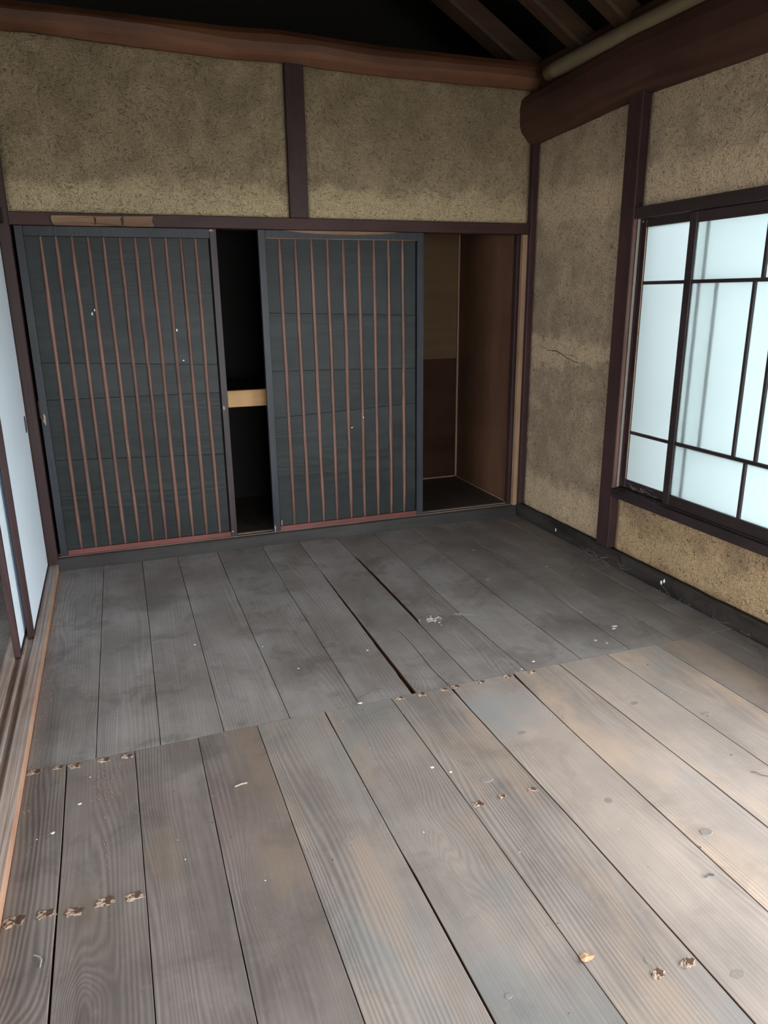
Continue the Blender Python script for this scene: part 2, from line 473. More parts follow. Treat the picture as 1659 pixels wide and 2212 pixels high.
plank_row(back_j, wide_back, -0.001, -1.9555, lambda k: M['plank_back'], 0)
plank_row(front_j, wide_front, -1.9585, -6.2, lambda k: M['plank_front'] if k < 4 else (M['plank_mid'] if k < 7 or k == 11 else (M['plank_pale'] if k < 11 else M['plank_back'])), 0)  # paler to the right: bleaching plus daylight put into the colour; wall board darker


# gouged nail holes along the joist lines
def gouge(x, y, s, seed, deep):
    b = bmesh.new()
    rng = random.Random(seed)
    na, nr = 14, 5
    c = b.verts.new((x + s * 0.25, y + 0.1 * s, 0.0012))
    rr = []
    for i in range(1, nr + 1):
        ring = []
        for j in range(na):
            a = 2 * math.pi * j / na
            rad = s * i / nr * (1 + 0.35 * rng.uniform(-1, 1) * (i / nr)) * (1.25 if abs(math.cos(a)) > 0.6 else 0.8)
            side = -math.cos(a)
            z = 0.0008 + (0.0028 if side > -0.1 else 0.0010) * math.sin(math.pi * i / nr) * rng.uniform(0.2, 1.3)
            if i == nr:
                z = -0.001
            ring.append(b.verts.new((x + rad * math.cos(a), y + rad * 0.85 * math.sin(a), max(z, 0.0006 if i < nr else -0.001))))
        rr.append(ring)
    for j in range(na):
        f = b.faces.new((c, rr[0][j], rr[0][(j + 1) % na]))
        f.material_index = 1
        for i in range(nr - 1):
            f = b.faces.new((rr[i][j], rr[i + 1][j], rr[i + 1][(j + 1) % na], rr[i][(j + 1) % na]))
            right = math.cos(2 * math.pi * (j + 0.5) / na) > 0.1
            f.material_index = 1 if ((right and i < 3) or rng.random() < 0.12) else 0  # right inner part coloured dark for the shadow inside the pit
    o = link('nail_gouge', b, [M['tan'], M['tan_dark']], floor)
    return o


gs = [(0.027, -1.968, .022, 0), (0.099, -1.969, .017, 1), (0.149, -1.978, .019, 1), (0.240, -1.980, .016, 0), (0.314, -1.986, .017, 0),
      (1.309, -1.970, .014, 1), (1.397, -1.972, .018, 1), (1.492, -1.972, .015, 1), (1.545, -1.970, .017, 1), (1.655, -1.972, .018, 1),
      (1.778, -1.973, .019, 0), (1.889, -1.975, .015, 0), (0.030, -2.608, .024, 1), (0.101, -2.610, .020, 1), (0.169, -2.629, .019, 1),
      (0.242, -2.622, .020, 1), (0.314, -2.630, .020, 1), (1.309, -2.626, .018, 1), (1.394, -2.619, .014, 1), (1.497, -2.623, .015, 1),
      (1.424, -3.290, .017, 1), (1.507, -3.291, .018, 1)]
for i, (x, y, s, dp) in enumerate(gs):
    gouge(x, y, s * 0.95, 100 + i, dp)


def blob(b, x, y, z, rx, ry, h, rng, mi=0, n=8, rot=0.0):
    c = b.verts.new((x, y, z + h))
    ring = []
    for j in range(n):
        a = 2 * math.pi * j / n
        k = 1 + rng.uniform(-0.28, 0.28)
        px, py = rx * k * math.cos(a), ry * k * math.sin(a)
        ring.append(b.verts.new((x + px * math.cos(rot) - py * math.sin(rot), y + px * math.sin(rot) + py * math.cos(rot), z - 0.0005)))
    for j in range(n):
        f = b.faces.new((c, ring[j], ring[(j + 1) % n]))
        f.material_index = mi


# grey knots standing a little proud of the worn boards
for i, (x, y, rx, ry) in enumerate([(2.121, -2.323, .016, .011), (2.318, -2.474, .017, .010), (1.626, -2.342, .016, .010), (1.688, -2.752, .012, .012),
                                    (1.864, -2.965, .019, .014), (1.592, -3.355, .017, .012), (1.388, -2.531, .02, .012), (0.893, -2.632, .017, .014),
                                    (1.427, -3.255, .008, .008), (1.08, -3.22, .008, .006)]):
    b = bmesh.new()
    rng = random.Random(i)
    n = 14
    top = [b.verts.new((x + rx * (1 + rng.uniform(-.12, .12)) * math.cos(2 * math.pi * j / n), y + ry * (1 + rng.uniform(-.12, .12)) * math.sin(2 * math.pi * j / n), 0.0011)) for j in range(n)]
    low = [b.verts.new((x + (v.co.x - x) * 1.1, y + (v.co.y - y) * 1.1, -0.001)) for v in top]
    b.faces.new(top)
    for j in range(n):
        b.faces.new((low[j], low[(j + 1) % n], top[(j + 1) % n], top[j]))
    link('knot', b, M['knot'], floor)

# pale plaster smear on the far boards
b = bmesh.new()
rng = random.Random(5)
blob(b, 1.887, -1.386 + 0.02, 0.0006, 0.055, 0.022, 0.0008, rng, 0, 16, -0.5)
link('plaster_smear', b, M['smear'], floor)

# splits inside boards
for pts in ([(-1.42, 1.517), (-1.55, 1.525), (-1.68, 1.521), (-1.80, 1.516), (-1.95, 1.525)],):
    b = bmesh.new()
    prev = None
    for (y, x) in pts:
        cur = [b.verts.new((x - 0.0012, y, 0.0006)), b.verts.new((x + 0.0012, y, 0.0006)), b.verts.new((x, y, 0.0010))]
        if prev:
            b.faces.new((prev[0], prev[2], cur[2], cur[0]))
            b.faces.new((prev[2], prev[1], cur[1], cur[2]))
        prev = cur
    link('split_line', b, M['crack'], floor)

# debris: crumbs and dried white specks nobody could count
b = bmesh.new()
rng = random.Random(21)
for i in range(150):
    x, y = rng.uniform(0.05, 2.9), -0.1 - 3.9 * rng.random()
    s = rng.uniform(0.0010, 0.0030)
    blob(b, x, y, 0.0008, s * rng.uniform(0.7, 2.2), s, s * 0.5, rng, 0, 6, rng.uniform(0, 3))
for i in range(70):
    x, y = rng.uniform(0.05, 2.9), -0.1 - 3.9 * rng.random()
    s = rng.uniform(0.0010, 0.0028)
    blob(b, x, y, 0.0008, s, s, s * 0.25, rng, 1, 6)
for i in range(46):
    x, y = rng.gauss(1.712, 0.022), rng.gauss(-1.366, 0.020)
    s = rng.uniform(0.0014, 0.0048)
    blob(b, x, y, 0.0008, s * 1.3, s, s * 0.2, rng, 1, 6)
for (x, y, s) in [(1.251, -2.410, .0065), (1.297, -2.454, .0050), (2.30, -1.83, .008), (2.33, -1.87, .006), (2.42, -1.55, .005), (1.94, -1.90, .007), (1.86, -1.94, .005), (1.155, -1.95, .009),
                  (2.47, -1.74, .013), (2.45, -1.76, .010), (2.2, -1.0, .006), (2.6, -.95, .006), (2.34, -.55, .008), (1.0, -1.6, .005), (0.62, -1.22, .006), (0.9, -1.35, .004),
                  (0.17, -2.19, .007), (1.32, -1.55, .006), (0.10, -2.30, .007)]:
    blob(b, x, y, 0.0008, s, s * 0.8, 0.0012, rng, 1, 9)
for i in range(120):      # sawdust along the sills
    blob(b, rng.uniform(0.02, 1.9), -0.003 - abs(rng.gauss(0, 0.012)), 0.0008, 0.003, 0.0016, 0.0012, rng, 2, 5, rng.uniform(0, 3))
for i in range(110):
    yy = -0.1 - 2.3 * rng.random()
    blob(b, 0.006 + abs(rng.gauss(0, 0.02)), yy, 0.0008, 0.003, 0.0016, 0.0012, rng, 2 if rng.random() < .7 else 0, 5, rng.uniform(0, 3))
for i in range(90):       # yellow scuffs on the short board by the threshold
    xx = rng.choice([0.205, 0.225, 0.245, 0.262, 0.285, 0.243])
    blob(b, xx + rng.gauss(0, .004), rng.uniform(-2.03, -2.5) if xx in (0.243,) else rng.uniform(-2.03, -2.2), 0.0008, 0.0011, 0.0045, 0.0005, rng, 2, 5)
deb = link('floor_debris', b, [M['dirt'], M['white'], M['tan']])
tag(deb, 'scattered dirt crumbs, sawdust and white specks lying over the floorboards', 'debris', 'stuff')

# curled leaf fragment
b = bmesh.new()
pts = [(-.018, -.004, .004), (-.012, .009, .001), (0, .012, .004), (.012, .005, .001), (.020, -.006, .006), (.010, -.009, .001), (-.004, -.010, .001), (-.012, -.010, .003)]
vs = [b.verts.new((1.297 + a, -3.199 + c, 0.0015 + z)) for a, c, z in pts]
cc = b.verts.new((1.297, -3.199, 0.0062))
lo = b.verts.new((1.297, -3.199, 0.0048))
for j in range(8):
    b.faces.new((cc, vs[j], vs[(j + 1) % 8]))
    b.faces.new((lo, vs[(j + 1) % 8], vs[j]))
tag(link('leaf_fragment', b, M['leaf']), 'curled orange-tan dry leaf fragment on the near floorboards', 'leaf')


def twig(name, pts, r, mat, label, cat):
    b = bmesh.new()
    R = []
    for i, p in enumerate(pts):
        R.append([b.verts.new((p[0] + r * math.cos(a) * 0.9, p[1] + r * math.sin(a) * 0.5, p[2] + r + r * math.sin(a))) for a in (0.3, 1.9, 3.4, 5.0)])
    for i in range(len(R) - 1):
        for j in range(4):
            b.faces.new((R[i][j], R[i][(j + 1) % 4], R[i + 1][(j + 1) % 4], R[i + 1][j]))
    b.faces.new(R[0][::-1])
    b.faces.new(R[-1])
    tag(link(name, b, mat), label, cat)


twig('straw_piece', [(0.085, -2.735, .0008), (0.098, -2.745, .002), (0.103, -2.757, .002), (0.101, -2.775, .0008)], .0016, M['smear'],
     'small bent grey straw piece on the dark board by the left threshold', 'straw')
twig('wood_chip', [(0.630, -2.281, .0008), (0.650, -2.279, .003), (0.668, -2.276, .0008)], .0022, M['tan'],
     'pale wood chip lying in a dark hollow of the near left boards', 'wood chip')
twig('dead_insect', [(1.735, -3.102, .0006), (1.748, -3.100, .003), (1.760, -3.104, .0006)], .0032, M['iron'],
     'small black dead insect on the pale boards at the right', 'insect')
twig('dry_twig', [(2.20, -2.80, .0006), (2.212, -2.81, .002), (2.215, -2.826, .002), (2.235, -2.84, .0006)], .0014, M['dirt'],
     'thin dark dry twig on the pale boards near the right edge', 'twig')

# ------------------------------------------------------------------ left: threshold, sliding panels, room beyond
# profile in X-Z, lofted along Y, two sliding grooves
prof = [(0.0, -0.03), (0.0, 0.040), (-0.002, 0.043), (-0.017, 0.043), (-0.019, 0.041), (-0.048, 0.041), (-0.049, 0.030), (-0.074, 0.030), (-0.075, 0.041), (-0.083, 0.041),
        (-0.084, 0.030), (-0.109, 0.030), (-0.110, 0.041), (-0.150, 0.041), (-0.150, -0.03)]
rings = []
for i in range(60):
    yy = -0.002 - 6.19 * i / 59
    w = nz(yy * 2, 3, 3) * 0.0012
    rings.append([(x + (w if x > -0.02 else 0), yy, z) for x, z in prof])
th = loft('trim_1', rings, [M['threshold'], M['edge']], None, faces_mat=lambda j: 1 if j in (0, 1) else 0)
tag(th, 'worn wooden threshold with two sliding grooves and a rubbed orange edge', 'threshold', 'structure')


def sliding_paper(name, x0, x1, y0, y1, label, pull):
    r = empty(name, label, 'sliding door', 'structure')
    z0, z1 = 0.031, 1.845
    s = 0.022
    box('stile', x0, x1, y0, y0 + s, z0, z1, M['trim'], r, .0015)
    box('stile', x0, x1, y1 - s, y1, z0, z1, M['trim'], r, .0015)
    box('top_rail', x0, x1, y0 + s, y1 - s, z1 - s, z1, M['trim_y'], r, .0015)
    box('bottom_rail', x0, x1, y0 + s, y1 - s, z0, z0 + 0.026, M['trim_y'], r, .0015)
    box('paper_panel', x0 + .003, x1 - .003, y0 + s, y1 - s, z0 + 0.026, z1 - s, M['paper'], r, 0)
    if pull is not None:
        b = bmesh.new()
        n = 16
        o_ = [b.verts.new((x1 - .0028, pull[0] + .021 * math.cos(2 * math.pi * j / n), pull[1] + .045 * math.sin(2 * math.pi * j / n))) for j in range(n)]
        m_ = [b.verts.new((x1 + .001, pull[0] + .020 * math.cos(2 * math.pi * j / n), pull[1] + .044 * math.sin(2 * math.pi * j / n))) for j in range(n)]
        i_ = [b.verts.new((x1 - .002, pull[0] + .015 * math.cos(2 * math.pi * j / n), pull[1] + .037 * math.sin(2 * math.pi * j / n))) for j in range(n)]
        for j in range(n):
            k = (j + 1) % n
            b.faces.new((o_[j], o_[k], m_[k], m_[j]))
            b.faces.new((m_[j], m_[k], i_[k], i_[j]))
        b.faces.new(i_)
        tag(link('door_pull', b, M['iron'], r), 'dark oval recessed door pull')
    return r


sliding_paper('door_3', -0.074, -0.047, -0.962, -0.006, 'pale blue papered sliding door nearest the room, by the slatted door', (-0.10, 0.860))
sliding_paper('door_4', -0.110, -0.084, -1.146, -0.20, 'second pale blue papered sliding door, in the outer groove behind the first', None)

# left wall above the sliding doors, lintel, corner post
wl = empty('wall_left', 'earth wall and lintel above the papered sliding doors', 'wall', 'structure')
box('corner_post', -0.13, 0.003, 0.001, 0.11, 0.0, 4.2, M['trim'], wl, .003)
box('lintel', -0.13, -0.02, -6.2, -0.002, 1.846, 1.92, M['trim_y'], wl, .003)
box('plaster_panel', -0.10, -0.045, -6.2, 0.0, 1.92, 3.9, M['plaster_back'], wl, 0)

fl = box('floor_side_room', -2.6, -0.151, -6.2, 1.1, -0.30, -0.02, M['subfloor'], None, 0)
tag(fl, 'dim board floor of the side room beyond the papered doors', 'floor', 'structure')
for k in range(10):
    box('plank', -2.6 + .245 * k + .001, -2.6 + .245 * (k + 1) - .001, -6.2, 1.1, -0.02, 0.0, M['plank_back'], fl, .0015)
b = bmbox(-2.75, -2.6, -2.5, 1.2, -0.45, 4.6)
bmbox(-2.75, -2.6, -6.3, -5.5, -0.45, 4.6, bm=b)
bmbox(-2.75, -2.6, -5.5, -2.5, 1.86, 4.6, bm=b)
bmbox(-2.75, -0.13, 1.1, 1.2, -0.3, 4.4, bm=b)
tag(link('wall_side_room', b, M['plaster_back']), 'plastered walls closing the dim side room', 'wall', 'structure')

# ------------------------------------------------------------------ plaster panels


def plaster(name, axis, c, u0, u1, lo, hi, mat, parent, depth=0.05, sgn=1, step=0.03, outline=None):
    """panel in plane axis=c; lo/hi are height tables over u; depth goes in +axis direction"""
    b = bmesh.new()
    nu = max(2, int((u1 - u0) / step))
    g = []
    for i in range(nu + 1):
        u = u0 + (u1 - u0) * i / nu
        a, d = interp(lo, u), interp(hi, u)
        nv = max(2, int((hi[0][1] - lo[0][1]) / step))
        colv = []
        for j in range(nv + 1):
            v = a + (d - a) * j / nv
            e = min(u - u0, u1 - u, v - a, d - v)
            dz = nz(u * 6, v * 6, c) * 0.0022 + nz(u * 25, v * 25, c + 3) * 0.0009 + (0.004 if e < 0.004 else 0)
            colv.append(b.verts.new((c + dz, u, v) if axis == 'x' else (u, c + dz, v)))
        g.append(colv)
    for i in range(nu):
        for j in range(len(g[0]) - 1):
            b.faces.new((g[i][j], g[i + 1][j], g[i + 1][j + 1], g[i][j + 1]))
    rim = g[0] + [q[-1] for q in g[1:]] + g[-1][-2::-1] + [q[0] for q in g[-2:0:-1]]
    bk = [b.verts.new((c + depth, v.co.y, v.co.z) if axis == 'x' else (v.co.x, c + depth, v.co.z)) for v in rim]
    n = len(rim)
    for j in range(n):
        b.faces.new((rim[j], rim[(j + 1) % n], bk[(j + 1) % n], bk[j]))
    b.faces.new(bk)
    return link(name, b, mat, parent, True)


def straws(axis, c, u0, u1, v0, v1, n, parent, seed):
    b = bmesh.new()
    rng = random.Random(seed)
    for i in range(n):
        u, v = rng.uniform(u0, u1), rng.uniform(v0, v1)
        a = rng.uniform(0, math.pi)
        L = rng.uniform(0.006, 0.020)
        w = rng.uniform(0.0003, 0.0007)
        bend = rng.uniform(-1, 1) * 0.9
        prev = None
        for k in range(4):
            du, dv = math.cos(a) * L / 3, math.sin(a) * L / 3
            px, pz = -math.sin(a) * w, math.cos(a) * w
            h = (0.0004, 0.0018, 0.0018, 0.0004)[k] + 0.0012
            P = [(u + px, v + pz, 0.0), (u, v, h), (u - px, v - pz, 0.0)]
            base = nz(u * 6, v * 6, c) * 0.0022 + nz(u * 25, v * 25, c + 3) * 0.0009
            cur = [b.verts.new((c + base - q[2], q[0], q[1]) if axis == 'x' else (q[0], c + base - q[2], q[1])) for q in P]
            if prev:
                b.faces.new((prev[0], prev[1], cur[1], cur[0]))
                b.faces.new((prev[1], prev[2], cur[2], cur[1]))
            prev = cur
            u += du
            v += dv
            a += bend / 3
    o = link('straw_fibres', b, M['straw'], parent)
    o['kind'] = 'stuff'
    return o


def crack(axis, c, pts, w, parent, seed=0):
    rng = random.Random(seed)
    b = bmesh.new()
    P = []
    for (a, d) in zip(pts, pts[1:]):
        for k in range(5):
            t_ = k / 5
            P.append((a[0] + (d[0] - a[0]) * t_ + rng.uniform(-.003, .003), a[1] + (d[1] - a[1]) * t_ + rng.uniform(-.004, .004)))
    P.append(pts[-1])
    prev = None
    n = len(P)
    for i, (u, v) in enumerate(P):
        ww = w * math.sin(math.pi * (i + 0.35) / (n + .7)) * rng.uniform(0.4, 1.3)
        base = nz(u * 6, v * 6, c) * 0.0022 + nz(u * 25, v * 25, c + 3) * 0.0009 - 0.0012
        q = [(u, v + ww), (u, v - ww)]
        cur = [b.verts.new((c + base, s_, t2) if axis == 'x' else (s_, c + base, t2)) for s_, t2 in q]
        if prev:
            b.faces.new((prev[0], prev[1], cur[1], cur[0]))
        prev = cur
    return link('crack', b, M['crack'], parent)


# ------------------------------------------------------------------ back wall
wb = empty('wall_back', 'far wall of straw plaster panels over a dark lintel', 'wall', 'structure')
ZB = [(-0.4, 2.70), (0.08, 2.697), (0.25, 2.70), (0.51, 2.686), (0.83, 2.676), (1.17, 2.666), (1.43, 2.672), (1.65, 2.66), (2.07, 2.649), (2.82, 2.648), (3.1, 2.648)]
box('lintel', 0.001, 2.958, 0.0, 0.11, 1.842, 1.905, M['trim_x'], wb, .003)
box('post', 1.432, 1.537, 0.001, 0.10, 1.905, 2.70, M['trim'], wb, .003)
plaster('plaster_panel', 'y', 0.022, 0.004, 1.431, [(0, 1.906), (3, 1.906)], [(a, z + 0.012) for a, z in ZB], M['plaster_back'], wb)
plaster('plaster_panel', 'y', 0.022, 1.538, 2.957, [(0, 1.906), (3, 1.906)], [(a, z + 0.012) for a, z in ZB], M['plaster_back'], wb)
straws('y', 0.022, 0.03, 1.41, 1.92, 2.62, 1500, wb, 3)
straws('y', 0.022, 1.56, 2.86, 1.92, 2.60, 1500, wb, 4)
box('corner_post', 2.9585, 3.06, -0.0175, 0.055, 0.0, 2.62, M['trim'], wb, .002)

# back sill (door track)
prof = [(0.001, -0.03), (0.001, 0.066), (0.003, 0.0686), (0.016, 0.0686), (0.017, 0.063), (0.054, 0.063), (0.055, 0.0686), (0.060, 0.0686), (0.061, 0.063), (0.098, 0.063), (0.099, 0.0686), (0.125, 0.0686), (0.125, -0.03)]
rings = []
for i in range(50):
    xx = 0.001 + 2.948 * i / 49
    rings.append([(xx, y + nz(xx * 3, 1, 1) * 0.0015 * (y < 0.01), z) for y, z in prof])
tag(loft('trim_2', rings, [M['black_x'], M['sill_top']], None, faces_mat=lambda j: 0 if j < 2 else 1),
    'blackened wooden sill with door grooves along the foot of the far wall', 'sill', 'structure')

# old board nailed to the lintel
b = bmesh.new()
oh = [(0.199, 1.884), (0.205, 1.888), (0.30, 1.889), (0.42, 1.8895), (0.535, 1.891), (0.60, 1.892), (0.690, 1.893), (0.6925, 1.893), (0.687, 1.878), (0.684, 1.868), (0.694, 1.846), (0.690, 1.8435),
      (0.60, 1.843), (0.54, 1.843), (0.50, 1.846), (0.46, 1.8435), (0.405, 1.842), (0.30, 1.8425), (0.213, 1.842), (0.203, 1.852), (0.1985, 1.868)]
fr = [b.verts.new((x, -0.016 - 0.002 * math.sin(x * 40), z)) for x, z in oh]
bk = [b.verts.new((x, -0.0005, z)) for x, z in oh]
b.faces.new(fr)
b.faces.new(bk[::-1])
for j in range(len(fr)):
    b.faces.new((fr[j], fr[(j + 1) % len(fr)], bk[(j + 1) % len(fr)], bk[j]))
ob = link('wooden_plaque', b, M['old_board'])
tag(ob, 'short bare weathered board nailed to the lintel above the left slatted door', 'board')
bmn = bmbox(0.539, 0.546, -0.022, -0.012, 1.862, 1.900, .0015)
tag(link('nail', bmn, M['iron'], ob), 'bent dark nail')
for (x, w) in ((0.405, .006), (0.536, .007)):
    b = bmesh.new()
    vs = [b.verts.new(p) for p in ((x - w, -0.0188, 1.884), (x + w, -0.0188, 1.880), (x + w * .8, -0.0188, 1.846), (x - w * .2, -0.0188, 1.848))]
    v2 = [b.verts.new((v.co.x, -0.012, v.co.z)) for v in vs]
    b.faces.new(vs)
    for j in range(4):
        b.faces.new((vs[j], vs[(j + 1) % 4], v2[(j + 1) % 4], v2[j]))
    link('split_mark', b, M['crack'], ob)

# ------------------------------------------------------------------ slatted doors


def wavy_board(x0, x1, zl0, zl1, zh0, zh1, y, parent):
    """horizontal board between x0..x1, lower edge from zl0 to zl1, upper edge from zh0 to zh1"""
    n = 10
    rings = []
    g = 0.0004
    for i in range(n + 1):
        f = i / n
        x = x0 + (x1 - x0) * f
        a = zl0 + (zl1 - zl0) * f + g + nz(x * 5, zl0 * 9, 1) * 0.0006
        d = zh0 + (zh1 - zh0) * f - g
        yy = y + nz(x * 2, zl0 * 5, 9) * 0.0008
        rings.append([(x, yy + .012, a), (x, yy + .0012, a), (x, yy, a + .0012), (x, yy, d - .0012), (x, yy + .0012, d), (x, yy + .012, d)])
    return loft('board', rings, M['door_board'], parent)


def batten(xt, zt, xb, zb, y, parent, seed):
    rng = random.Random(seed)
    n = 22
    rings = []
    for i in range(n + 1):
        f = i / n
        r = 0.0108 * (1 + 0.12 * nz(f * 7, seed, 0))
        tap = 0.55 + 0.45 * min(1, min(f, 1 - f) * 14)
        x = xb + (xt - xb) * f + nz(f * 3, seed * 2.3, 4) * 0.003
        z = zb + (zt - zb) * f
        rings.append([(x + r * tap * math.cos(a), y - r * 1.15 * tap * max(0, math.sin(a)) ** 0.8, z) for a in
                      [math.pi * k / 8 for k in range(9)]])
    return loft('batten', rings, M['batten'], parent, False)


def slat_door(name, label, x0, x1, sl, sr, zt, zb, bots, tops, seams, rail_top, rail_bot, matr):
    r = empty(name, label, 'sliding door', 'structure')
    y = 0.0205
    yb = 0.053
    box('stile', x0, x0 + sl, y, yb, zb, zt, M['door_frame'], r, .0015)
    box('stile', x1 - sr, x1, y, yb, zb, zt, matr, r, .0015)
    box('top_rail', x0 + sl, x1 - sr, y + .003, yb, rail_top, zt, M['door_frame'], r, .0015)
    o = box('bottom_rail', x0 + sl, x1 - sr, y + .002, yb, zb, rail_bot, M['rail_red'], r, .002)
    tag(o, 'reddish brown bottom rail')
    xs0, xs1 = x0 + sl + .0005, x1 - sr - .009
    box('back_panel', xs0, x1 - sr, 0.046, 0.050, rail_bot, rail_top, M['soot_shade'], r, 0)
    edges = [(rail_bot, rail_bot)] + seams + [(rail_top, rail_top)]
    for (a, c) in zip(edges, edges[1:]):
        wavy_board(xs0, xs1, a[0], a[1], c[0], c[1], 0.0335, r)
    for i, (xb, xt) in enumerate(zip(bots, tops)):
        batten(xt, rail_top - .001, xb, rail_bot + .001, 0.0335, r, i + x0 * 10)
    return r


d1 = slat_door('door_1', 'dark slatted sliding door with eleven battens, left of the open gap', 0.018, 1.0185, 0.040, 0.036, 1.841, 0.080,
               [.130, .210, .288, .370, .446, .523, .601, .680, .757, .838, .915], [.134, .206, .283, .359, .436, .516, .593, .670, .749, .828, .904],
               [(0.632, 0.592), (0.962, 0.955), (1.160, 1.115)], 1.792, 0.111, M['door_stile'])
d2 = slat_door('door_2', 'dark slatted sliding door with nine battens, right of the open gap', 1.247, 2.250, 0.040, 0.043, 1.841, 0.078,
               [1.381, 1.474, 1.569, 1.661, 1.755, 1.847, 1.941, 2.032, 2.123], [1.368, 1.458, 1.553, 1.649, 1.744, 1.839, 1.932, 2.025, 2.116],
               [(0.785, 0.822), (1.063, 1.043), (1.394, 1.364)], 1.796, 0.109, M['door_frame'])
# shaved bare strip along the top rail of the right door
b = bmesh.new()
up_ = [(1.40, 1.8405), (1.50, 1.8408), (1.62, 1.8408), (1.80, 1.8408), (1.98, 1.8408), (2.08, 1.8408)]
dn_ = [(1.40, 1.8395), (1.50, 1.829), (1.62, 1.8235), (1.80, 1.822), (1.98, 1.828), (2.08, 1.8395)]
F_ = [b.verts.new((x, 0.0225, z)) for x, z in up_ + dn_[::-1]]
K_ = [b.verts.new((x, 0.0245, z)) for x, z in up_ + dn_[::-1]]
b.faces.new(F_)
for j in range(len(F_)):
    b.faces.new((F_[j], F_[(j + 1) % len(F_)], K_[(j + 1) % len(F_)], K_[j]))
tag(link('shaved_strip', b, M['old_board'], d2), 'bare shaved strip along the top rail')
box('rail_edge', 1.288, 2.205, 0.0222, 0.026, 1.7955, 1.7985, M['old_board'], d2, 0)


def chip(parent, x, z, w, h, mat, seed, y=0.0215):
    b = bmesh.new()
    rng = random.Random(seed)
    n = 9
    ring = [b.verts.new((x + w * (1 + rng.uniform(-.4, .4)) * math.cos(2 * math.pi * j / n), y, z + h * (1 + rng.uniform(-.35, .35)) * math.sin(2 * math.pi * j / n))) for j in range(n)]
    c = b.verts.new((x, y - 0.0014, z))
    for j in range(n):
        b.faces.new((c, ring[j], ring[(j + 1) % n]))
    return link('bare_chip' if mat is not M['white'] else 'white_fleck', b, mat, parent)


chip(d1, 0.036, 0.862, .007, .030, M['tan'], 1, 0.0202)
chip(d1, 0.992, 0.868, .006, .011, M['tan'], 2, 0.0202)
chip(d1, 0.992, 1.833, .012, .006, M['tan'], 3, 0.0202)
chip(d1, 0.992, 0.112, .007, .004, M['tan'], 4, 0.0202)
chip(d1, 0.338, 1.405, .003, .009, M['white'], 5, 0.032)
chip(d1, 0.352, 1.425, .003, .006, M['white'], 6, 0.020)
chip(d1, 0.765, 1.312, .005, .008, M['white'], 7, 0.020)
chip(d1, 0.790, 1.145, .006, .004, M['white'], 8, 0.032)
chip(d2, 1.780, 0.699, .012, .006, M['iron'], 9, 0.032)
chip(d2, 1.772, 0.694, .006, .003, M['white'], 10, 0.0315)
chip(d2, 1.845, 0.755, .003, .005, M['white'], 11, 0.020)
chip(d2, 1.254, 0.10, .004, .022, M['tan'], 12, 0.0202)
chip(d2, 1.300, 0.125, .003, .028, M['tan'], 13, 0.032)

# ------------------------------------------------------------------ closet behind the slatted doors
cl = empty('closet', 'dim built-in closet of brown boards behind the slatted doors', 'closet', 'structure')
box('closet_floor', 0.0, 2.93, 0.126, 0.97, 0.0, 0.066, M['closet_floor'], cl, 0)
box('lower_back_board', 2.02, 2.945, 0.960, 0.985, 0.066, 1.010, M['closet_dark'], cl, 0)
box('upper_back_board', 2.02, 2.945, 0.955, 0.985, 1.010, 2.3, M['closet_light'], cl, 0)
box('back_board', 0.0, 2.0, 0.960, 0.985, 0.066, 2.3, M['soot_shade'], cl, 0)  # closet darkness put into the board's near-black colour
box('side_board', 2.9365, 2.956, 0.115, 0.960, 0.066, 2.0, M['closet'], cl, 0)
box('corner_batten', 2.922, 2.936, 0.940, 0.954, 0.068, 2.0, M['bare_z'], cl, .002)
box('skirting_strip', 2.924, 2.936, 0.12, 0.938, 0.067, 0.078, M['bare_z'], cl, .002)
box('skirting_strip', 2.03, 2.922, 0.946, 0.959, 0.067, 0.078, M['bare_z'], cl, .002)
box('partition', 2.0, 2.018, 0.13, 0.985, 0.066, 1.95, M['closet'], cl, 0)
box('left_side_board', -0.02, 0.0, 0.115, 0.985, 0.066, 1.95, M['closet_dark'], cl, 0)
sh = box('shelf', 0.0, 2.0, 0.19, 0.958, 0.915, 0.935, M['closet_floor'], cl, 0)
tag(box('shelf_front', 0.0, 2.0, 0.160, 0.188, 0.846, 0.946, M['bare'], cl, .003), 'bare pale wood front edge of the closet shelf')
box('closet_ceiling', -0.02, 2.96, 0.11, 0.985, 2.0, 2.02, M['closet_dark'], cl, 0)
tag(box('jamb_strip', 2.926, 2.9575, 0.012, 0.045, 0.070, 1.841, M['bare_z'], cl, .002), 'pale bare jamb strip beside the corner post')
box('jamb', 2.912, 2.9575, 0.060, 0.108, 0.070, 1.841, M['trim'], cl, .002)

# ------------------------------------------------------------------ right wall
wr = empty('wall_right', 'straw-plastered right wall with a dark post and the window', 'wall', 'structure')
YB = [(-6.3, 2.395), (-1.75, 2.397), (-0.98, 2.408), (-0.85, 2.397), (0.0, 2.357)]
PX = 2.990
hi = [(y, z + 0.02) for y, z in YB]
plaster('plaster_panel', 'x', PX, -0.914, -0.018, [(-7, 0.070), (1, 0.070)], hi, M['plaster_right'], wr)
plaster('plaster_panel', 'x', PX, -2.93, -1.028, [(-7, 1.890), (1, 1.890)], hi, M['plaster_right'], wr)
plaster('plaster_panel', 'x', PX, -2.93, -1.028, [(-7, 0.070), (1, 0.070)], [(-7, 0.397), (1, 0.397)], M['plaster_low'], wr)
straws('x', PX, -0.89, -0.04, 0.1, 2.33, 1300, wr, 5)
straws('x', PX, -2.0, -1.06, 1.91, 2.37, 500, wr, 6)
straws('x', PX, -2.2, -1.06, 0.1, 0.38, 200, wr, 7)
box('post', 2.945, 3.10, -1.0265, -0.916, 0.089, 2.43, M['trim'], wr, .003)
box('post', 2.945, 3.10, -3.04, -2.931, 0.0, 2.43, M['trim'], wr, .003)
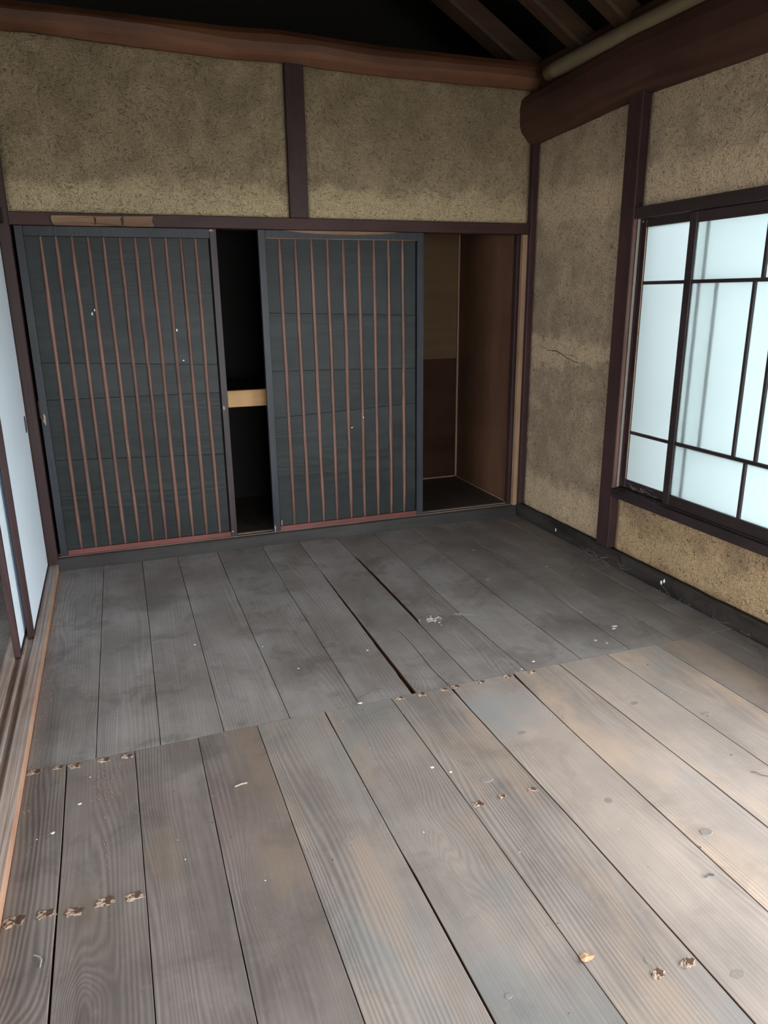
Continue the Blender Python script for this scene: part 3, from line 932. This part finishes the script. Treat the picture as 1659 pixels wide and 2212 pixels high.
box('lintel', 2.945, 3.06, -6.0, -3.041, 1.85, 1.93, M['trim_y'], wr, .003)
box('plaster_panel', 2.985, 3.04, -6.2, -3.041, 1.93, 2.42, M['plaster_right'], wr, 0)
box('post', 2.945, 3.10, -6.2, -5.90, 0.0, 2.43, M['trim'], wr, .003)
crack('x', PX, [(-0.10, 1.170), (-0.17, 1.160), (-0.25, 1.143), (-0.33, 1.145), (-0.40, 1.128), (-0.46, 1.105), (-0.55, 1.092), (-0.60, 1.087), (-0.655, 1.108)], .0030, wr, 1)
crack('x', PX, [(-0.44, 1.125), (-0.50, 1.130), (-0.56, 1.115)], .0020, wr, 2)
crack('x', PX, [(-0.62, 0.17), (-0.64, 0.24), (-0.65, 0.29)], .003, wr, 3)
rng = random.Random(77)
for i in range(34):
    y0_ = rng.uniform(-2.15, -1.08)
    z0_ = rng.uniform(0.12, 0.37)
    a = rng.uniform(-1.2, 1.2)
    L = rng.uniform(0.015, 0.05)
    crack('x', PX, [(y0_, z0_), (y0_ + L * .6 * math.cos(a), z0_ + L * .6 * math.sin(a)), (y0_ + L * math.cos(a + .7), z0_ + L * math.sin(a + .7))], rng.uniform(.0010, .0024), wr, 50 + i)
for i, (y_, z_) in enumerate([(-1.14, 1.91), (-1.42, 1.915), (-1.37, 1.99), (-1.31, 1.97), (-1.25, 2.0), (-1.47, 2.02), (-1.55, 2.0)]):
    crack('x', PX, [(y_, z_), (y_ + .004, z_ + .02), (y_ - .006, z_ + .045)], .0024, wr, 90 + i)

# baseboard: rough blackened ledge at the foot of the right wall
rings = []
for i in range(90):
    yy = 0.0 - 0.001 - 3.02 * i / 89
    w = nz(yy * 5, 2, 2) * 0.004
    z = 0.092 + nz(yy * 7, 5, 2) * 0.005
    rings.append([(3.05, yy, -.03), (2.953 + w * .5, yy, -.03), (2.951 + w, yy, z - .012), (2.958 + w, yy, z - .002), (2.992, yy, z - .006), (3.05, yy, z - .006)])
bb = loft('baseboard_right', rings, M['black_y'], None)
tag(bb, 'rough blackened timber ledge at the foot of the right wall', 'baseboard', 'structure')
for i, (y, z) in enumerate([(-1.48, 0.05), (-0.5, 0.04), (-1.5, 0.065)]):
    b = bmesh.new()
    rr = random.Random(i)
    ring = [b.verts.new((2.9465, y + .007 * (1 + rr.uniform(-.3, .3)) * math.cos(j), z + .012 * (1 + rr.uniform(-.3, .3)) * math.sin(j))) for j in [k * .785 for k in range(8)]]
    c = b.verts.new((2.9455, y, z))
    for j in range(8):
        b.faces.new((c, ring[j], ring[(j + 1) % 8]))
    link('white_fleck', b, M['white'], bb)

# cobweb threads and fluff in the corners
b = bmesh.new()
rng = random.Random(9)
def thread(p, q, w):
    prev = None
    for k in range(6):
        f = k / 5
        v = Vector(p).lerp(Vector(q), f) + Vector((rng.uniform(-.003, .003), rng.uniform(-.004, .004), rng.uniform(-.003, .003) - 0.008 * math.sin(math.pi * f)))
        cur = [b.verts.new(v + Vector((0, 0, w))), b.verts.new(v + Vector((0, w, -w))), b.verts.new(v + Vector((-w, -w, -w)))]
        if prev:
            for j in range(3):
                b.faces.new((prev[j], prev[(j + 1) % 3], cur[(j + 1) % 3], cur[j]))
        prev = cur
for i in range(24):
    y = -1.0 + rng.gauss(0, .13)
    thread((2.945 - abs(rng.gauss(0, .025)), y, .004 + rng.random() * .05), (2.945 - abs(rng.gauss(0, .03)), y + rng.gauss(0, .05), .004 + rng.random() * .05), .0004)
for i in range(14):
    y = rng.uniform(-2.2, -1.1)
    thread((2.943, y, .012 + rng.random() * .06), (2.943 - rng.random() * .03, y + rng.gauss(0, .04), .006 + rng.random() * .03), .00035)
for i in range(16):
    y = rng.uniform(-1.35, -1.05)
    thread((3.000, y, .455 + rng.random() * .045), (3.001, y + rng.gauss(0, .05), .455 + rng.random() * .03), .0005)
tag(link('cobweb', b, M['knot']), 'pale cobweb threads and fluff along the ledge under the window', 'cobweb', 'stuff')

# ------------------------------------------------------------------ window
wi = empty('window_1', 'wooden window of two frosted sliding sashes with irregular muntins', 'window', 'structure')
box('head', 2.945, 3.09, -2.93, -1.028, 1.838, 1.892, M['window_wood'], wi, .002)
box('sill', 2.940, 3.10, -2.93, -1.028, 0.396, 0.444, M['window_wood'], wi, .002)
box('sill_track', 2.965, 3.04, -2.93, -1.028, 0.442, 0.450, M['black_y'], wi, .001)
tag(box('jamb_strip', 2.9465, 2.965, -1.0315, -1.0275, 0.446, 1.838, M['batten'], wi, .001), 'rubbed pinkish jamb strip')
tag(box('jamb_strip', 2.971, 2.986, -1.0315, -1.0275, 0.446, 1.838, M['knot'], wi, .001), 'grey weathered jamb strip')
box('jamb', 3.035, 3.09, -1.050, -1.028, 0.446, 1.838, M['window_wood'], wi, .001)
box('jamb', 2.97, 3.09, -2.93, -2.91, 0.446, 1.838, M['window_wood'], wi, .001)


def sash(x0, x1, yR, yL, muntX, label):
    s = empty('sash', label)
    s.parent = wi
    z0, z1 = 0.450, 1.836
    st = 0.028 if x0 > 2.99 else 0.045
    rb, rtp = (0.045, 0.036) if x0 > 2.99 else (0.055, 0.048)
    box('stile', x0, x1, yR - st, yR, z0, z1, M['window_wood'], s, .0015)
    box('stile', x0, x1, yL, yL + .045, z0, z1, M['window_wood'], s, .0015)
    box('top_rail', x0, x1, yL + .045, yR - st, z1 - rtp, z1, M['window_wood'], s, .0015)
    box('bottom_rail', x0, x1, yL + .045, yR - st, z0, z0 + rb, M['window_wood'], s, .0015)
    w = 0.0080
    za, zb = (0.768, 1.531) if x0 < 2.99 else (0.757, 1.531)
    for z in (za, zb):
        box('muntin', x0, x1 - .006, yL + .045, yR - st, z - w, z + w, M['window_wood'], s, .001)
    for zlo, zhi, key in ((z0 + rb, za - w, 'low'), (za + w, zb - w, 'mid'), (zb + w, z1 - rtp, 'top')):
        ys = muntX[key]
        edges = [yR - st] + [v for yv in ys for v in (yv + w, yv - w)] + [yL + .045]
        for yv in ys:
            box('muntin', x0, x1 - .006, yv - w, yv + w, zlo, zhi, M['window_wood'], s, .001)
        for i in range(0, len(edges), 2):
            a, c = edges[i + 1], edges[i]
            b = bmesh.new()
            xa, xb_ = (x0 + x1) / 2 + .001, (x0 + x1) / 2 + .004
            bmbox(xa, xb_, a, c, zlo, zhi, bm=b)
            for f in b.faces:
                f.material_index = 0 if f.calc_center_median().x < xa + 1e-5 else 1
            link('pane', b, [M['frost'] if x0 < 2.99 else M['frost_dimmed'], M['clear']], s)
    return s


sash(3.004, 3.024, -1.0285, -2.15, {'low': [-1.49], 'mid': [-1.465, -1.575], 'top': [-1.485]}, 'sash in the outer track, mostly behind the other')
sash(2.972, 2.992, -1.395, -2.30, {'low': [-1.884], 'mid': [-1.811, -1.935], 'top': [-1.850]}, 'sash in the inner track nearest the camera')
tag(box('putty_strip', 3.0025, 3.006, -1.0615, -1.0570, 0.500, 1.798, M['edge'], wi, .0005), 'rubbed orange strip along the outer sash stile')
b = bmesh.new()
bmesh.ops.create_icosphere(b, subdivisions=1, radius=.0045, matrix=Matrix.Translation((2.998, -1.036, 1.826)))
tag(link('nail_head', b, M['knot'], wi), 'small pale nail head')

# ------------------------------------------------------------------ beams and roof
ce = empty('ceiling', 'open sooty roof space with hewn beams and rafters', 'ceiling', 'structure')
FAC = [(-.4, 2.738), (0.096, 2.738), (0.432, 2.742), (0.788, 2.731), (1.166, 2.710), (1.640, 2.716), (1.910, 2.697), (2.592, 2.703), (3.1, 2.70)]
TOP = [(-.4, 2.815), (0.355, 2.813), (1.17, 2.803), (1.4, 2.812), (1.96, 2.788), (2.78, 2.784), (3.1, 2.784)]
rings = []
for i in range(80):
    x = -0.13 + 3.14 * i / 79
    zb, zf, zt = interp(ZB, x), interp(FAC, x), interp(TOP, x)
    w = nz(x * 3, 0, 0) * 0.006
    zb += nz(x * 8, 2, 0) * 0.003
    zf += nz(x * 6, 5, 0) * 0.004
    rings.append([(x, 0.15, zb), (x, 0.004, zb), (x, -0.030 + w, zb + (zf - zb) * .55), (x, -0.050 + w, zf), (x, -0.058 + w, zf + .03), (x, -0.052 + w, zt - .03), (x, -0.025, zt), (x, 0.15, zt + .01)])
tag(loft('beam', rings, [M['beam_x'], M['beam_hewn_lit']], ce, faces_mat=lambda j: 1 if j in (0, 1, 2) else 0), 'reddish hewn log beam over the far wall')
rings = []
for i in range(110):
    y = 0.03 - 6.25 * i / 109
    zb = interp(YB, y) + nz(y * 6, 1, 7) * 0.004
    w = nz(y * 2.2, 3, 7) * 0.007
    a = 0.0 if y > -0.3 else 0.0
    rings.append([(3.08, y, zb), (2.965, y, zb - .004), (2.935 + w, y, zb + .012), (2.888 + w, y, zb + .062), (2.876 + w, y, zb + .10), (2.871 + w, y, zb + .19), (2.880 + w, y, zb + .235), (2.905, y, zb + .258), (3.08, y, zb + .26)])
tag(loft('beam', rings, M['beam_y'], ce), 'thick dark brown log beam over the right wall')
rings = []
for i in range(60):
    y = -0.215 - 5.9 * i / 59
    r = 0.044 + nz(y * 2, 9, 9) * 0.003
    cz = 2.686 + nz(y, 4, 9) * 0.004
    cx = 2.915 + nz(y, 14, 9) * 0.004
    rings.append([(cx + r * math.cos(a), y, cz + r * math.sin(a)) for a in [2 * math.pi * k / 14 for k in range(14)]])
tag(loft('pole', rings, M['pole'], ce, True), 'pale round pole lying on the right beam')
box('wall_plate', 2.965, 3.12, -6.2, 0.9, 2.65, 2.80, M['beam_y'], ce, .01)


def rafter(y, w, h, name='rafter'):
    x0, x1 = 3.05, -1.0
    z0 = 2.85 + .6 * (2.76 - x0)
    rings = []
    for i in range(14):
        x = x0 + (x1 - x0) * i / 13
        z = 2.85 + .6 * (2.76 - x) + nz(x, y * 5, 1) * .006 + 0.015
        yy = y + nz(x * 1.2, y * 7, 3) * .012
        rings.append([(x, yy - w / 2 + .012, z), (x, yy + w / 2 - .012, z), (x, yy + w / 2, z + .015), (x, yy + w / 2, z + h), (x, yy - w / 2, z + h), (x, yy - w / 2, z + .015)])
    loft(name, rings, M['rafter'], ce)


for y in (0.12, -0.42, -0.80, -1.25, -1.75, -2.25, -2.75, -3.25, -3.75, -4.25, -4.75, -5.25, -5.75):
    rafter(y, 0.11 if y < 0 else 0.15, 0.12)
# roof deck, closed gables
b = bmesh.new()
for (xa, za, xb_, zb_) in ((4.0, 2.26, -1.0, 5.26), (-1.0, 5.26, -4.0, 3.46)):
    vs = [b.verts.new(p) for p in ((xa, -6.9, za), (xb_, -6.9, zb_), (xb_, 1.9, zb_), (xa, 1.9, za), (xa, -6.9, za + .06), (xb_, -6.9, zb_ + .06), (xb_, 1.9, zb_ + .06), (xa, 1.9, za + .06))]
    for q in ((0, 1, 2, 3), (4, 7, 6, 5), (0, 4, 5, 1), (1, 5, 6, 2), (2, 6, 7, 3), (3, 7, 4, 0)):
        b.faces.new([vs[i] for i in q])
bmesh.ops.translate(b, verts=b.verts, vec=(0, 0, 0.27))
link('roof_deck', b, M['soot_shade'], ce)
box('gable_boards', -2.75, 3.1, 1.0, 1.1, 0.0, 5.6, M['soot_shade'], ce, 0)
box('side_boards', 3.10, 3.16, -6.9, 1.1, 2.38, 3.055, M['soot_shade'], ce, 0)
# outer skin of the closet end of the right wall
box('outer_skin', 2.99, 3.05, 0.06, 1.0, 0.0, 2.66, M['soot_shade'], wr, 0)

# rear wall behind the camera with a doorway
wf = empty('wall_front', 'plaster wall behind the viewpoint with an open doorway', 'wall', 'structure')
box('plaster_panel', -2.7, 0.05, -6.32, -6.22, 0.0, 5.6, M['plaster_back'], wf, 0)
box('plaster_panel', 2.35, 3.1, -6.32, -6.22, 0.0, 5.6, M['plaster_back'], wf, 0)
box('plaster_panel', 0.05, 2.35, -6.32, -6.22, 1.86, 5.6, M['plaster_back'], wf, 0)
